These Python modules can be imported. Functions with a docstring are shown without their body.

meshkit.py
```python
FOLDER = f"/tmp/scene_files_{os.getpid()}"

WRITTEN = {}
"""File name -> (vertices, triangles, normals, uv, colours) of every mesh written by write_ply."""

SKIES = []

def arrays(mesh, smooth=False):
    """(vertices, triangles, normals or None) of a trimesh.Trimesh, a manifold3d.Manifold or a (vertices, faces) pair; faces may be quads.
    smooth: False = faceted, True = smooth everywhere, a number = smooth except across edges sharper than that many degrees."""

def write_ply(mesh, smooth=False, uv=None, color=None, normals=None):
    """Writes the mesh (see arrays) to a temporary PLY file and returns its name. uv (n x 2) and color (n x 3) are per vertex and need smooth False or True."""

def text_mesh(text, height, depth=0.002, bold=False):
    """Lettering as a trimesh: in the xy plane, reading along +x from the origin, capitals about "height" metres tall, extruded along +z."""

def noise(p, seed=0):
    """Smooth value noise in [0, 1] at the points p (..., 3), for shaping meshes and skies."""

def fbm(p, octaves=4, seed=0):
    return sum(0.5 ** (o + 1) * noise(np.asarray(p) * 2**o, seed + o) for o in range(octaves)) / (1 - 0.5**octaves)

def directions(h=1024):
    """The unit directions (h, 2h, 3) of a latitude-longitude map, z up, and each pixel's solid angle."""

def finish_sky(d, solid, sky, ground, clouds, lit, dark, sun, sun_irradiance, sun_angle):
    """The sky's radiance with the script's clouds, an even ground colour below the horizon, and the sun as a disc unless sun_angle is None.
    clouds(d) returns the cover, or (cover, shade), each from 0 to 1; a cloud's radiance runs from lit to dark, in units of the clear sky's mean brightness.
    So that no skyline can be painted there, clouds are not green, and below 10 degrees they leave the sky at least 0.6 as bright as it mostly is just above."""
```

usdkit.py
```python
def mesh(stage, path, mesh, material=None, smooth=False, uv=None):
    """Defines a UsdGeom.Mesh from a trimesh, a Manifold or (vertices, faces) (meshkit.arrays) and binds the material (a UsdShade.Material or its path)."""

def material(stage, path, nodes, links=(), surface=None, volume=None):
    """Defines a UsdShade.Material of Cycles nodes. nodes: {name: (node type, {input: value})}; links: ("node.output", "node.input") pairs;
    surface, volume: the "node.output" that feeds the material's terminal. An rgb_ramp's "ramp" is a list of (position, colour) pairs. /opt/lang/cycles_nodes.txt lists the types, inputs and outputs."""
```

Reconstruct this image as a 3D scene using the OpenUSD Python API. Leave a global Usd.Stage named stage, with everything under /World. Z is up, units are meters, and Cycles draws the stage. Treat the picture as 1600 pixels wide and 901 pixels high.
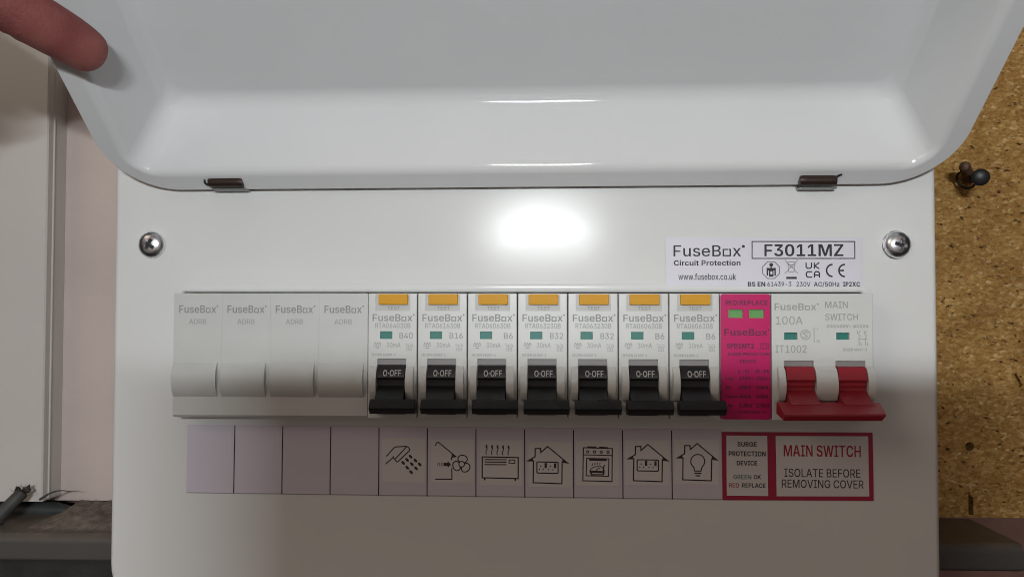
import glob, math
import numpy as np
import trimesh, usdkit, meshkit
import manifold3d as m3
from manifold3d import Manifold
from shapely import affinity
from shapely.geometry import Polygon, LineString, MultiPolygon, Point, box as sbox
from shapely.ops import unary_union
from PIL import Image, ImageDraw, ImageFont
from pxr import Usd, UsdGeom, UsdLux, UsdShade, Gf, Sdf

stage = Usd.Stage.CreateInMemory()
UsdGeom.SetStageUpAxis(stage, UsdGeom.Tokens.z)
UsdGeom.SetStageMetersPerUnit(stage, 1.0)
UsdGeom.Xform.Define(stage, '/World')
MM = 0.001

# ---------------------------------------------------------------- camera (all lengths below in millimetres)
CAM = np.array([6.72, -297.31, -0.12])
YAW, PITCH, ROLL, FPX = -0.0312, 0.0274, 0.0013, 1250.0
_cy, _sy, _cp, _sp = math.cos(YAW), math.sin(YAW), math.cos(PITCH), math.sin(PITCH)
FWD = np.array([_sy * _cp, _cy * _cp, _sp])
_r = np.array([_cy, -_sy, 0.0]); _u = np.cross(_r, FWD)
RIGHT = _r * math.cos(ROLL) + _u * math.sin(ROLL)
UP = _u * math.cos(ROLL) - _r * math.sin(ROLL)
cam = UsdGeom.Camera.Define(stage, '/World/camera')
cam.CreateHorizontalApertureAttr(36.0)
cam.CreateVerticalApertureAttr(20.25)
cam.CreateFocalLengthAttr(36.0 * FPX / 1600.0)
cam.CreateClippingRangeAttr(Gf.Vec2f(0.005, 50.0))
cam.CreateExposureAttr(0.0)
_m = Gf.Matrix4d(1.0)
for i, a in enumerate((RIGHT, UP, -FWD)):
    _m.SetRow(i, Gf.Vec4d(*a, 0.0))
_m.SetRow(3, Gf.Vec4d(*(CAM * MM), 1.0))
cam.AddTransformOp().Set(_m)

# ---------------------------------------------------------------- light
TORCH_POS = np.array([12.0, -700.0, 101.0])   # head torch worn behind the phone
TORCH_STRENGTH = 630.0
TORCH_COLOR = (0.955, 1.0, 1.015)
def rect_light(name, pos, target, w, h, intensity, color):
    l = UsdLux.RectLight.Define(stage, '/World/' + name)
    l.CreateWidthAttr(w); l.CreateHeightAttr(h); l.CreateIntensityAttr(intensity); l.CreateColorAttr(Gf.Vec3f(*color))
    l.CreateNormalizeAttr(False)
    p = np.array(pos, float); d = p - np.array(target, float); d /= np.linalg.norm(d)
    x = np.cross([0, 0, 1.0], d); x /= np.linalg.norm(x); y = np.cross(d, x)
    m = Gf.Matrix4d(1.0)
    for i, a in enumerate((x, y, d)):
        m.SetRow(i, Gf.Vec4d(*a, 0.0))
    m.SetRow(3, Gf.Vec4d(*p, 1.0))
    l.AddTransformOp().Set(m)
rect_light('room_light', (-0.1, -1.6, 0.25), (0, 0, 0), 5.0, 3.4, 0.22, (1.0, 0.79, 0.68))
rect_light('side_light', (-0.75, -0.7, 0.50), (-0.15, 0, 0), 0.5, 0.5, 2.3, (1.0, 0.88, 0.72))

# ---------------------------------------------------------------- materials
def P(name, color, rough=0.5, bump=None, vary=None, **kw):
    """principled material; bump = (scale, strength, distance in m); vary = (scale, amount) slow tone variation"""
    nodes = {'p': ('principled_bsdf', {'base_color': color, 'roughness': rough, **kw}), 'g': ('geometry', {})}
    links = []
    if bump:
        nodes['bn'] = ('noise_texture', {'scale': bump[0], 'detail': 3.0})
        nodes['b'] = ('bump', {'strength': bump[1], 'distance': bump[2]})
        links += [('g.position', 'bn.vector'), ('bn.fac', 'b.height'), ('b.normal', 'p.normal')]
    if vary:
        nodes['vn'] = ('noise_texture', {'scale': vary[0], 'detail': 4.0})
        lo = tuple(c * (1 - vary[1]) for c in color); hi = tuple(min(1, c * (1 + vary[1])) for c in color)
        nodes['vr'] = ('rgb_ramp', {'ramp': [(0.3, lo), (0.7, hi)]})
        links += [('g.position', 'vn.vector'), ('vn.fac', 'vr.fac'), ('vr.color', 'p.base_color')]
    return usdkit.material(stage, '/World/Looks/' + name, nodes, links, surface='p.BSDF')

M = {
 'lidpaint': P('glossy_white_lid_paint', (.735, .745, .755), .058, specular_ior_level=.5, bump=(700, .03, .0003), vary=(30, .012)),
 'box': P('enclosure_paint', (.70, .71, .70), .3),
 'module': P('module_plastic', (.665, .68, .665), .36, bump=(2500, .08, .0002), vary=(120, .02)),
 'blank': P('blank_plastic', (.60, .615, .60), .42, bump=(2500, .08, .0002), vary=(120, .02)),
 'recess': P('pale_grey_plastic', (.53, .54, .535), .45),
 'grey': P('grey_plastic', (.30, .285, .29), .45),
 'black': P('black_plastic', (.012, .012, .0135), .42, bump=(3000, .1, .0002)),
 'red': P('red_plastic', (.34, .02, .034), .42, bump=(3000, .08, .0002)),
 'yellow': P('yellow_plastic', (.70, .345, .008), .5, specular_ior_level=.3),
 'flag': P('green_flag', (.02, .19, .155), .45),
 'lime': P('lime_flag', (.11, .35, .085), .45),
 'pink': P('magenta_label', (.57, .007, .135), .42, specular_ior_level=.3, vary=(150, .03)),
 'ink_grey': P('grey_ink', (.30, .305, .30), .6),
 'ink_pale': P('pale_ink', (.36, .37, .36), .6),
 'ink': P('black_ink', (.018, .016, .022), .55),
 'ink_soft': P('soft_black_ink', (.035, .025, .03), .6),
 'ink_mid': P('mid_ink', (.16, .15, .16), .6),
 'ink_plum': P('plum_ink', (.10, .004, .05), .55),
 'ink_white': P('white_ink', (.50, .50, .50), .6),
 'ink_red': P('red_ink', (.36, .008, .03), .55),
 'ink_teal': P('teal_ink', (.06, .20, .18), .55),
 'crimson': P('crimson_border', (.36, .004, .045), .42),
 'lilac': P('lilac_paper', (.63, .59, .68), .5, bump=(1500, .05, .0002)),
 'lilac_white': P('pale_lilac_paper', (.70, .69, .77), .45),
 'paper': P('white_paper', (.69, .67, .67), .55, bump=(1800, .08, .0002)),
 'chrome': P('zinc_plate', (.80, .81, .84), .30, metallic=1.0, bump=(900, .06, .0003)),
 'recess_steel': P('dark_recess_steel', (.06, .065, .075), .4, metallic=.6),
 'brown': P('brown_spring_steel', (.05, .032, .026), .38, metallic=.5),
 'steel': P('dull_steel', (.30, .32, .31), .35, metallic=.8),
 'rust': P('rusty_steel', (.10, .055, .035), .55, metallic=.4, bump=(1500, .3, .0004), vary=(500, .4)),
 'blacksteel': P('black_phosphate_steel', (.014, .014, .015), .38, specular_ior_level=.3),
 'board': P('painted_board', (.585, .56, .535), .5, bump=(300, .1, .0006), vary=(18, .03)),
 'pinkwall': P('pink_plaster', (.56, .475, .445), .7, bump=(400, .25, .0008), vary=(25, .05)),
 'backwall': P('brown_plaster', (.20, .105, .085), .85, bump=(300, .4, .001), vary=(60, .2)),
 'void': P('dark_interior', (.02, .02, .02), .8),
 'trunk': P('grey_trunking_plastic', (.075, .066, .062), .5, bump=(500, .12, .0006), vary=(45, .22)),
 'cable': P('black_cable_sheath', (.022, .022, .023), .55, bump=(700, .2, .0006), vary=(80, .35)),
 'stub': P('grey_cable_sheath', (.05, .05, .046), .6, bump=(900, .3, .0006), vary=(150, .4)),
 'slate': P('slate_plastic', (.026, .030, .032), .6, vary=(90, .3)),
 'fibre': P('dark_fibre', (.05, .045, .04), .8),
 'dust': P('plaster_dust', (.17, .14, .115), .95, bump=(900, .5, .0010), vary=(260, .35)),
 'phone': P('phone_shell', (.03, .03, .033), .35),
 'sleeve': P('dark_cloth', (.03, .032, .04), .9),
 'nail': P('finger_nail', (.50, .26, .22), .35),
}
M['trunk'] = usdkit.material(stage, '/World/Looks/dusty_trunking', {
    'g': ('geometry', {}), 'x': ('separate_xyz', {}), 'n': ('noise_texture', {'scale': 140.0, 'detail': 5.0, 'roughness': .65}),
    'm': ('map_range', {'from_min': .25, 'from_max': .95, 'clamp': True}), 'k': ('math', {'math_type': 'multiply'}),
    'r': ('rgb_ramp', {'ramp': [(.25, (.25, .25, .25)), (.7, (1, 1, 1))]}), 's': ('separate_color', {}),
    'c': ('mix', {'color1': (.072, .066, .061), 'color2': (.155, .125, .10)}), 'n2': ('noise_texture', {'scale': 700.0, 'detail': 4.0}),
    'b': ('bump', {'strength': .2, 'distance': .0005}), 'p': ('principled_bsdf', {'roughness': .55})},
    [('g.normal', 'x.vector'), ('x.z', 'm.value'), ('m.result', 'k.value1'), ('g.position', 'n.vector'), ('n.fac', 'r.fac'), ('r.color', 's.color'), ('s.r', 'k.value2'), ('k.value', 'c.fac'),
     ('c.color', 'p.base_color'), ('g.position', 'n2.vector'), ('n2.fac', 'b.height'), ('b.normal', 'p.normal')], surface='p.BSDF')
M['torch'] = usdkit.material(stage, '/World/Looks/torch_light', {'e': ('emission', {'color': TORCH_COLOR, 'strength': TORCH_STRENGTH})}, [], surface='e.emission')

M['paint'] = usdkit.material(stage, '/World/Looks/white_powder_paint', {
    'g': ('geometry', {}), 'n': ('noise_texture', {'scale': 28.0, 'detail': 6.0, 'roughness': .65}), 'mr': ('map_range', {'from_min': .3, 'from_max': .7, 'to_min': .145, 'to_max': .195, 'clamp': True}),
    'vn': ('noise_texture', {'scale': 30.0, 'detail': 4.0}), 'vr': ('rgb_ramp', {'ramp': [(.3, (.722, .732, .727)), (.7, (.738, .748, .743))]}),
    'sn': ('noise_texture', {'scale': 520.0, 'detail': 1.0}), 'sr': ('rgb_ramp', {'ramp': [(.83, (1, 1, 1)), (.87, (.72, .70, .66))]}), 'mu': ('mix', {'mix_type': 'multiply', 'fac': 1.0}),
    'bn': ('noise_texture', {'scale': 1300.0, 'detail': 3.0}), 'b': ('bump', {'strength': .012, 'distance': .0003}), 'p': ('principled_bsdf', {'specular_ior_level': .125})},
    [('g.position', 'n.vector'), ('n.fac', 'mr.value'), ('mr.result', 'p.roughness'), ('g.position', 'vn.vector'), ('vn.fac', 'vr.fac'), ('g.position', 'sn.vector'), ('sn.fac', 'sr.fac'),
     ('vr.color', 'mu.color1'), ('sr.color', 'mu.color2'), ('mu.color', 'p.base_color'), ('g.position', 'bn.vector'), ('bn.fac', 'b.height'), ('b.normal', 'p.normal')], surface='p.BSDF')

# skin: reddish, a little translucent, fine creases
M['skin'] = usdkit.material(stage, '/World/Looks/skin', {
    'g': ('geometry', {}),
    'n1': ('noise_texture', {'scale': 60.0, 'detail': 4.0}),
    'r1': ('rgb_ramp', {'ramp': [(.32, (.205, .052, .05)), (.5, (.25, .072, .066)), (.68, (.31, .105, .09))]}),
    'v': ('voronoi_texture', {'scale': 1300.0, 'feature': 'distance_to_edge'}),
    'n2': ('noise_texture', {'scale': 900.0, 'detail': 4.0}),
    'mx': ('math', {'math_type': 'multiply_add', 'value2': 0.6}),
    'b': ('bump', {'strength': .6, 'distance': .0004}),
    'p': ('principled_bsdf', {'roughness': .62, 'subsurface_weight': .25, 'subsurface_scale': .003, 'subsurface_radius': (1, .3, .2)}),
}, [('g.position', 'n1.vector'), ('n1.fac', 'r1.fac'), ('r1.color', 'p.base_color'), ('g.position', 'v.vector'), ('g.position', 'n2.vector'),
    ('v.distance', 'mx.value1'), ('n2.fac', 'mx.value3'), ('mx.value', 'b.height'), ('b.normal', 'p.normal')], surface='p.BSDF')

# chipboard: pressed flakes in several tones with dark specks and a rough face
M['chipboard'] = usdkit.material(stage, '/World/Looks/chipboard', {
    'g': ('geometry', {}),
    'map': ('mapping', {'scale': (1.0, 1.0, 1.7), 'rotation': (0, .25, 0)}),
    'v1': ('voronoi_texture', {'scale': 520.0}),
    's1': ('separate_color', {}),
    'r1': ('rgb_ramp', {'ramp': [(0, (.33, .18, .052)), (.3, (.37, .208, .066)), (.7, (.425, .256, .088)), (.92, (.49, .315, .115)), (1, (.60, .42, .20))]}),
    'n1': ('noise_texture', {'scale': 45.0, 'detail': 5.0, 'roughness': .6}),
    'rn': ('rgb_ramp', {'ramp': [(.3, (.78, .74, .68)), (.7, (1.14, 1.14, 1.12))]}),
    'mul': ('mix', {'mix_type': 'multiply', 'fac': 1.0}),
    'n4': ('noise_texture', {'scale': 620.0, 'detail': 5.0, 'roughness': .7}),
    'r4': ('rgb_ramp', {'ramp': [(.32, (.62, .56, .48)), (.5, (1.0, 1.0, 1.0)), (.7, (1.3, 1.3, 1.32))]}),
    'mul2': ('mix', {'mix_type': 'multiply', 'fac': 1.0}),
    'map2': ('mapping', {'scale': (1.0, 1.0, 1.8), 'rotation': (0, -.4, 0)}),
    'n2': ('noise_texture', {'scale': 270.0, 'detail': 3.0, 'roughness': .55}),
    'r2': ('rgb_ramp', {'ramp': [(.62, (0, 0, 0)), (.675, (.95, .95, .95))]}),
    'dark': ('mix', {'color2': (.06, .027, .011)}),
    'n3': ('noise_texture', {'scale': 420.0, 'detail': 2.0}),
    'r3': ('rgb_ramp', {'ramp': [(.69, (0, 0, 0)), (.77, (1, 1, 1))]}),
    'pale': ('mix', {'color2': (.66, .54, .36)}),
    'b': ('bump', {'strength': .5, 'distance': .0005}),
    'hm': ('math', {'math_type': 'multiply_add', 'value2': 1.4}),
    'p': ('principled_bsdf', {'roughness': .8, 'specular_ior_level': .2}),
}, [('g.position', 'map.vector'), ('map.vector', 'v1.vector'), ('v1.color', 's1.color'), ('s1.r', 'r1.fac'),
    ('g.position', 'n1.vector'), ('n1.fac', 'rn.fac'), ('r1.color', 'mul.color1'), ('rn.color', 'mul.color2'),
    ('map.vector', 'n4.vector'), ('n4.fac', 'r4.fac'), ('mul.color', 'mul2.color1'), ('r4.color', 'mul2.color2'),
    ('g.position', 'map2.vector'), ('map2.vector', 'n2.vector'), ('n2.fac', 'r2.fac'), ('r2.color', 'dark.fac'), ('mul2.color', 'dark.color1'),
    ('map.vector', 'n3.vector'), ('n3.fac', 'r3.fac'), ('r3.color', 'pale.fac'), ('dark.color', 'pale.color1'), ('pale.color', 'p.base_color'),
    ('n4.fac', 'hm.value1'), ('s1.g', 'hm.value3'), ('hm.value', 'b.height'), ('b.normal', 'p.normal')], surface='p.BSDF')

# ---------------------------------------------------------------- scene helpers
USED = {}
def numbered(parent, name):
    k = USED.get((parent, name), 0); USED[(parent, name)] = k + 1
    return f'{parent}/{name}' if k == 0 else f'{parent}/{name}_{k:03d}'

class Node:
    def __init__(s, path, base): s.path, s.base = path, np.asarray(base, float)

def put(prim, label=None, cat=None, group=None, kind=None):
    for k, v in (('label', label), ('category', cat), ('group', group), ('kind', kind)):
        if v: prim.SetCustomDataByKey(k, v)

def thing(name, label, cat, base=(0, 0, 0), group=None, kind=None):
    path = numbered('/World', name)
    x = UsdGeom.Xform.Define(stage, path)
    x.AddTranslateOp().Set(Gf.Vec3d(*(np.asarray(base, float) * MM)))
    put(x.GetPrim(), label, cat, group, kind)
    return Node(path, base)

def arr(mesh):
    if hasattr(mesh, 'to_mesh'):
        q = mesh.to_mesh(); return np.array(q.vert_properties[:, :3], float), np.array(q.tri_verts)
    if isinstance(mesh, tuple): return np.asarray(mesh[0], float), np.asarray(mesh[1])
    return np.array(mesh.vertices, float), np.array(mesh.faces)

def part(parent, name, mesh, mat, smooth=False, label=None):
    v, f = arr(mesh)
    path = numbered(parent.path, name)
    o = usdkit.mesh(stage, path, trimesh.Trimesh((v - parent.base) * MM, f, process=False), M[mat], smooth=smooth)
    if label: o.GetPrim().SetCustomDataByKey('label', label)
    return Node(path, parent.base)

def top(name, mesh, mat, smooth=False, label=None, cat=None, group=None, kind=None):
    v, f = arr(mesh)
    path = numbered('/World', name)
    o = usdkit.mesh(stage, path, trimesh.Trimesh(v * MM, f, process=False), M[mat], smooth=smooth)
    put(o.GetPrim(), label, cat, group, kind)
    return Node(path, (0, 0, 0))

def ref(src, name, label, base, group=None, cat=None):
    path = numbered('/World', name)
    x = UsdGeom.Xform.Define(stage, path); x.AddTranslateOp().Set(Gf.Vec3d(*(np.asarray(base, float) * MM)))
    p = x.GetPrim(); p.GetReferences().AddInternalReference(src.path); p.SetInstanceable(True)
    put(p, label, cat, group)

def W(px, py, y=0.0):
    """the point on the plane y = const that is seen at (px, py) of the 1600 x 901 photograph"""
    d = FWD + RIGHT * (px - 800) / FPX + UP * (450.5 - py) / FPX
    return CAM + d * (y - CAM[1]) / d[1]

_ico = trimesh.creation.icosphere(subdivisions=1).vertices
_ico2 = trimesh.creation.icosphere(subdivisions=2).vertices
def rhull(pts, r, dirs=_ico):
    return Manifold.hull_points((np.asarray(pts, float)[:, None] + r * dirs[None]).reshape(-1, 3))
def rbox(x0, x1, y0, y1, z0, z1, r=.3):
    c = np.array([(x, y, z) for x in (x0 + r, x1 - r) for y in (y0 + r, y1 - r) for z in (z0 + r, z1 - r)])
    return rhull(c, r)
def bx(x0, x1, y0, y1, z0, z1):
    return Manifold.cube([x1 - x0, y1 - y0, z1 - z0]).translate([x0, y0, z0])
def cat(*ms):
    vs, fs, n = [], [], 0
    for m in ms:
        v, f = arr(m); vs.append(v); fs.append(f + n); n += len(v)
    return np.vstack(vs), np.vstack(fs)
def extr(profile, x0, x1):
    """closed (y, z) profile extruded along x"""
    cs = m3.CrossSection([np.asarray(profile, float)], m3.FillRule.NonZero)
    e = cs.extrude(x1 - x0)                                   # (y, z, x)
    v, f = arr(e); v = np.stack([v[:, 2] + x0, v[:, 0], v[:, 1]], 1)
    return v, f
def lathe(prof, n=40, origin=(0, 0, 0), axis=(0, -1, 0)):
    """(r, h) profile turned about axis, h measured along axis"""
    prof = np.asarray(prof, float); a = np.asarray(axis, float); a /= np.linalg.norm(a)
    e1 = np.cross(a, [0.3, 0.2, 1.0]); e1 /= np.linalg.norm(e1); e2 = np.cross(a, e1)
    t = np.arange(n) * 2 * np.pi / n
    ring = np.cos(t)[:, None] * e1 + np.sin(t)[:, None] * e2
    v = (np.asarray(origin) + prof[:, None, 1:2] * a + prof[:, None, 0:1] * ring[None]).reshape(-1, 3)
    f = []
    for i in range(len(prof) - 1):
        for j in range(n):
            k = (j + 1) % n
            f += [(i * n + j, i * n + k, (i + 1) * n + k), (i * n + j, (i + 1) * n + k, (i + 1) * n + j)]
    m = trimesh.Trimesh(v, f, process=False); m.merge_vertices(); m.update_faces(m.nondegenerate_faces()); m.fix_normals()
    return np.array(m.vertices), np.array(m.faces)
def tube(pts, r, n=12):
    p = np.asarray(pts, float); t = np.gradient(p, axis=0); t /= np.linalg.norm(t, axis=1, keepdims=True)
    r = np.broadcast_to(r, (len(p),))
    e = np.cross(t[0], [0.13, 0.2, 1.0]); e /= np.linalg.norm(e); vs = []
    for i in range(len(p)):
        e = e - t[i] * (e @ t[i]); e /= np.linalg.norm(e); b = np.cross(t[i], e)
        a = np.arange(n) * 2 * np.pi / n
        vs.append(p[i] + r[i] * (np.cos(a)[:, None] * e + np.sin(a)[:, None] * b))
    v = np.vstack(vs + [p[:1], p[-1:]]); f = []
    for i in range(len(p) - 1):
        for j in range(n):
            k = (j + 1) % n; f += [(i * n + j, i * n + k, (i + 1) * n + k), (i * n + j, (i + 1) * n + k, (i + 1) * n + j)]
    L = len(p) * n
    for j in range(n):
        k = (j + 1) % n; f += [(L, k, j), (L + 1, (len(p) - 1) * n + j, (len(p) - 1) * n + k)]
    return v, np.array(f)

# ---------------------------------------------------------------- lettering and flat print
FONT = glob.glob('/opt/blender-*/*/datafiles/fonts/Inter.woff2')[0]
_fonts, _glyphs = {}, {}
def font(size, weight):
    if (size, weight) not in _fonts:
        f = ImageFont.truetype(FONT, size); f.set_variation_by_axes([14, weight]); _fonts[(size, weight)] = f
    return _fonts[(size, weight)]
def glyph(ch, size, weight):
    key = (ch, size, weight)
    if key not in _glyphs:
        f = font(size, weight); x0, y0, x1, y1 = f.getbbox(ch, anchor='ls')
        if x1 <= x0 or y1 <= y0: _glyphs[key] = Polygon(); return _glyphs[key]
        im = Image.new('L', (x1 - x0 + 8, y1 - y0 + 8))
        ImageDraw.Draw(im).text((4 - x0, 4 - y0), ch, 255, f, anchor='ls')
        on = np.pad(np.asarray(im) > 127, ((0, 0), (1, 1))).astype(np.int8)
        d = np.diff(on, axis=1); rows, st = np.nonzero(d == 1); en = np.nonzero(d == -1)[1]
        s = unary_union([sbox(a, -r - 1, b, -r) for a, b, r in zip(st, en, rows)]).buffer(.6).buffer(-.6).simplify(.55 * size / 72)
        _glyphs[key] = affinity.translate(s, -4 + x0, 4 - y0)
    return _glyphs[key]
def text_shape(s, weight=450, size=72, track=0.0):
    f = font(size, weight); x, out = 0.0, []
    for ch in s:
        if ch == '\u25a1':   # the square o of the logo with its notch
            w = size * .50; t = size * (.105 if weight > 500 else .085)
            sq = sbox(x + size * .05, 0, x + size * .05 + w, w).difference(sbox(x + size * .05 + t, t, x + size * .05 + w - t, w - t)).difference(sbox(x + size * .05 + w * .66, w - 2 * t, x + size * .05 + w * .74, w + 1))
            out.append(sq); x += w + size * .13
        elif ch == '\u00ae':
            out.append(Point(x + size * .12, size * .66).buffer(size * .095)); x += size * .24
        else:
            g = glyph(ch, size, weight)
            if not g.is_empty: out.append(affinity.translate(g, x, 0))
            x += f.getlength(ch) + track * size
    return unary_union(out)
CAPH = {72: 52.4}
def polys(s):
    if s.is_empty: return []
    return [g for g in getattr(s, 'geoms', [s]) if isinstance(g, Polygon) and g.area > 1e-9]
def flat(shape, fn):
    """shapely shape -> flat print; fn maps (n,2) to (n,3)"""
    vs, fs, n = [], [], 0
    for g in polys(shape):
        v, f = trimesh.creation.triangulate_polygon(g, engine='earcut')
        v = np.asarray(v); f = np.asarray(f)
        a, b, c = v[f[:, 0]], v[f[:, 1]], v[f[:, 2]]
        neg = (b[:, 0] - a[:, 0]) * (c[:, 1] - a[:, 1]) - (b[:, 1] - a[:, 1]) * (c[:, 0] - a[:, 0]) < 0
        f[neg] = f[neg][:, ::-1]
        vs.append(v); fs.append(f + n); n += len(v)
    return fn(np.vstack(vs)), np.vstack(fs)
def xz(y):
    return lambda p: np.stack([p[:, 0], np.full(len(p), float(y)), p[:, 1]], 1)
def pix(y):
    """shape drawn in photograph pixels, laid on the plane y"""
    def fn(p):
        d = FWD + RIGHT * (p[:, :1] - 800) / FPX + UP * (450.5 - p[:, 1:2]) / FPX
        return CAM + d * ((y - CAM[1]) / d[:, 1:2])
    return fn
def fit_text(s, x0, x1, zb, zt, weight=450, size=72, cap=None):
    """text as a shape with its ink from x0 to x1 and its capitals from zb to zt"""
    t = text_shape(s, weight, size); a, b, c, d = t.bounds
    k = (x1 - x0) / (c - a); h = (zt - zb) / (cap or .727 * size)
    return affinity.affine_transform(t, [k, 0, 0, h, x0 - a * k, zb])
def lettering(parent, name, s, px0, px1, py_top, py_bot, y, mat, weight=450, dx=0.0, tilt=0.0, size=72):
    a, b = W(px0, py_bot, y), W(px1, py_top, y)
    t = fit_text(s, a[0] + dx, b[0] + dx, a[2], b[2], weight, size)
    if tilt: t = affinity.skew(t, 0, tilt, origin=(a[0], a[2]))
    return part(parent, name, flat(t, xz(y)), mat)

# ================================================================ SETTING
D_WALL = 70.0
xb = W(88, 400, 63)[0]
top('back_wall', bx(-700, 700, 96, 110, -500, 500), 'backwall', label='brown plaster wall behind the boards', kind='structure')
zc = W(100, 781, D_WALL)[2]
top('wall', bx(-360, -20, D_WALL, 92, zc, 420), 'pinkwall', label='pinkish painted wall strip left of the fuse box', kind='structure')

# moulded white board on the far left: stepped edge profile in (x, y)
e = W(72, 400, 56)[0]
prof = [(-420, 56), (e - .6, 56), (e, 56.6), (e, 60.0), (e + .5, 60.4), (e + .5, 61.0), (e + .1, 61.4), (e + .1, D_WALL - .2), (-420, D_WALL - .2)]
cs = m3.CrossSection([np.array(prof)], m3.FillRule.Positive)
zb = W(40, 783, 56)[2]
wb = cs.extrude(420 - zb).translate([0, 0, zb])
t = thing('white_board', 'off-white painted board with a stepped moulded edge at the far left', 'board', (e, 56, zb))
part(t, 'face_board', wb, 'board')

# chipboard sheet with a drilled hole, a slot and a few gouges
h1, h2, h3 = W(1515, 697, D_WALL), W(1517, 788, D_WALL), W(1590, 594, D_WALL)
zcb = W(1530, 808, D_WALL)[2]
cb = bx(60, 420, D_WALL, D_WALL + 18, zcb, 420)
cb = cb - Manifold.cylinder(30, 2.0, 2.0, 24).rotate([90, 0, 0]).translate([h1[0], h1[1] + 12, h1[2]])
cb = cb - bx(h2[0] - 1.1, h2[0] + 1.1, D_WALL - 1, D_WALL + 8, h2[2] - 4.6, h2[2] + 4.6).rotate([0, 0, 0])
g3 = bx(-1.0, 1.0, -1, 2.5, -3.2, 3.2).rotate([0, -28, 0]).translate([h3[0], D_WALL, h3[2]])
cb = cb - g3
t = thing('chipboard', 'rough tan chipboard sheet on the wall right of the fuse box', 'chipboard', (240, D_WALL, zcb))
part(t, 'sheet', cb, 'chipboard')
# loose surface flakes that stand slightly proud of the face
rng = np.random.default_rng(5)
fl = []
for _ in range(420):
    cx, cz = rng.uniform(150, 250), rng.uniform(zcb + 3, 150)
    if math.hypot(cx - h1[0], cz - h1[2]) < 5: continue
    L, w = rng.uniform(.7, 2.6), rng.uniform(.3, .8)
    a = rng.normal(0, .6)
    k = rng.uniform(0, 1, 5) * .5 + .6
    pts = np.array([(-L, 0), (-.2 * L, -w), (L * .8, -.6 * w), (L, .3 * w), (.1 * L, w)]) * k[:, None]
    c, s = math.cos(a), math.sin(a); pts = pts @ np.array([[c, s], [-s, c]])
    d = rng.uniform(.08, .3)
    v = np.vstack([np.stack([pts[:, 0] + cx, np.full(5, D_WALL + .05), pts[:, 1] + cz], 1), np.stack([pts[:, 0] * .85 + cx, D_WALL - d * rng.uniform(.3, 1, 5), pts[:, 1] * .85 + cz], 1)])
    f = [(5, 6, 7), (5, 7, 8), (5, 8, 9)] + [q for i in range(5) for q in ((i, (i + 1) % 5, 5 + (i + 1) % 5), (i, 5 + (i + 1) % 5, 5 + i))]
    fl.append((v, np.array(f)))
fk = stage.GetPrimAtPath(part(t, 'surface_flakes', cat(*fl), 'chipboard').path); put(fk, kind='stuff')

# grey plastic trunking running under the unit, square cut at its right end
xe, zt_, zbm = W(1597, 850, 30)[0], W(1560, 850, 30)[2], W(1550, 893, 30)[2]
t = thing('cable_trunking', 'dark grey plastic cable trunking running along the wall under the fuse box', 'trunking', (0, 50, zbm))
tp = np.array([(30 + 3.6 - 3.6 * math.sin(q), zt_ - 3.6 + 3.6 * math.cos(q)) for q in np.linspace(0, math.pi / 2, 9)] + [(30 + 1.5 - 1.5 * math.cos(q), zbm + 1.5 - 1.5 * math.sin(q)) for q in np.linspace(0, math.pi / 2, 5)] + [(D_WALL - .3, zbm), (D_WALL - .3, zt_)])
part(t, 'channel', extr(tp, -420, xe), 'trunk', 40)
tc = tp.mean(0)
part(t, 'end_cap', extr(tc + (tp - tc) * [.985, .95], xe + .02, xe + .9), 'trunk', 40)
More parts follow.
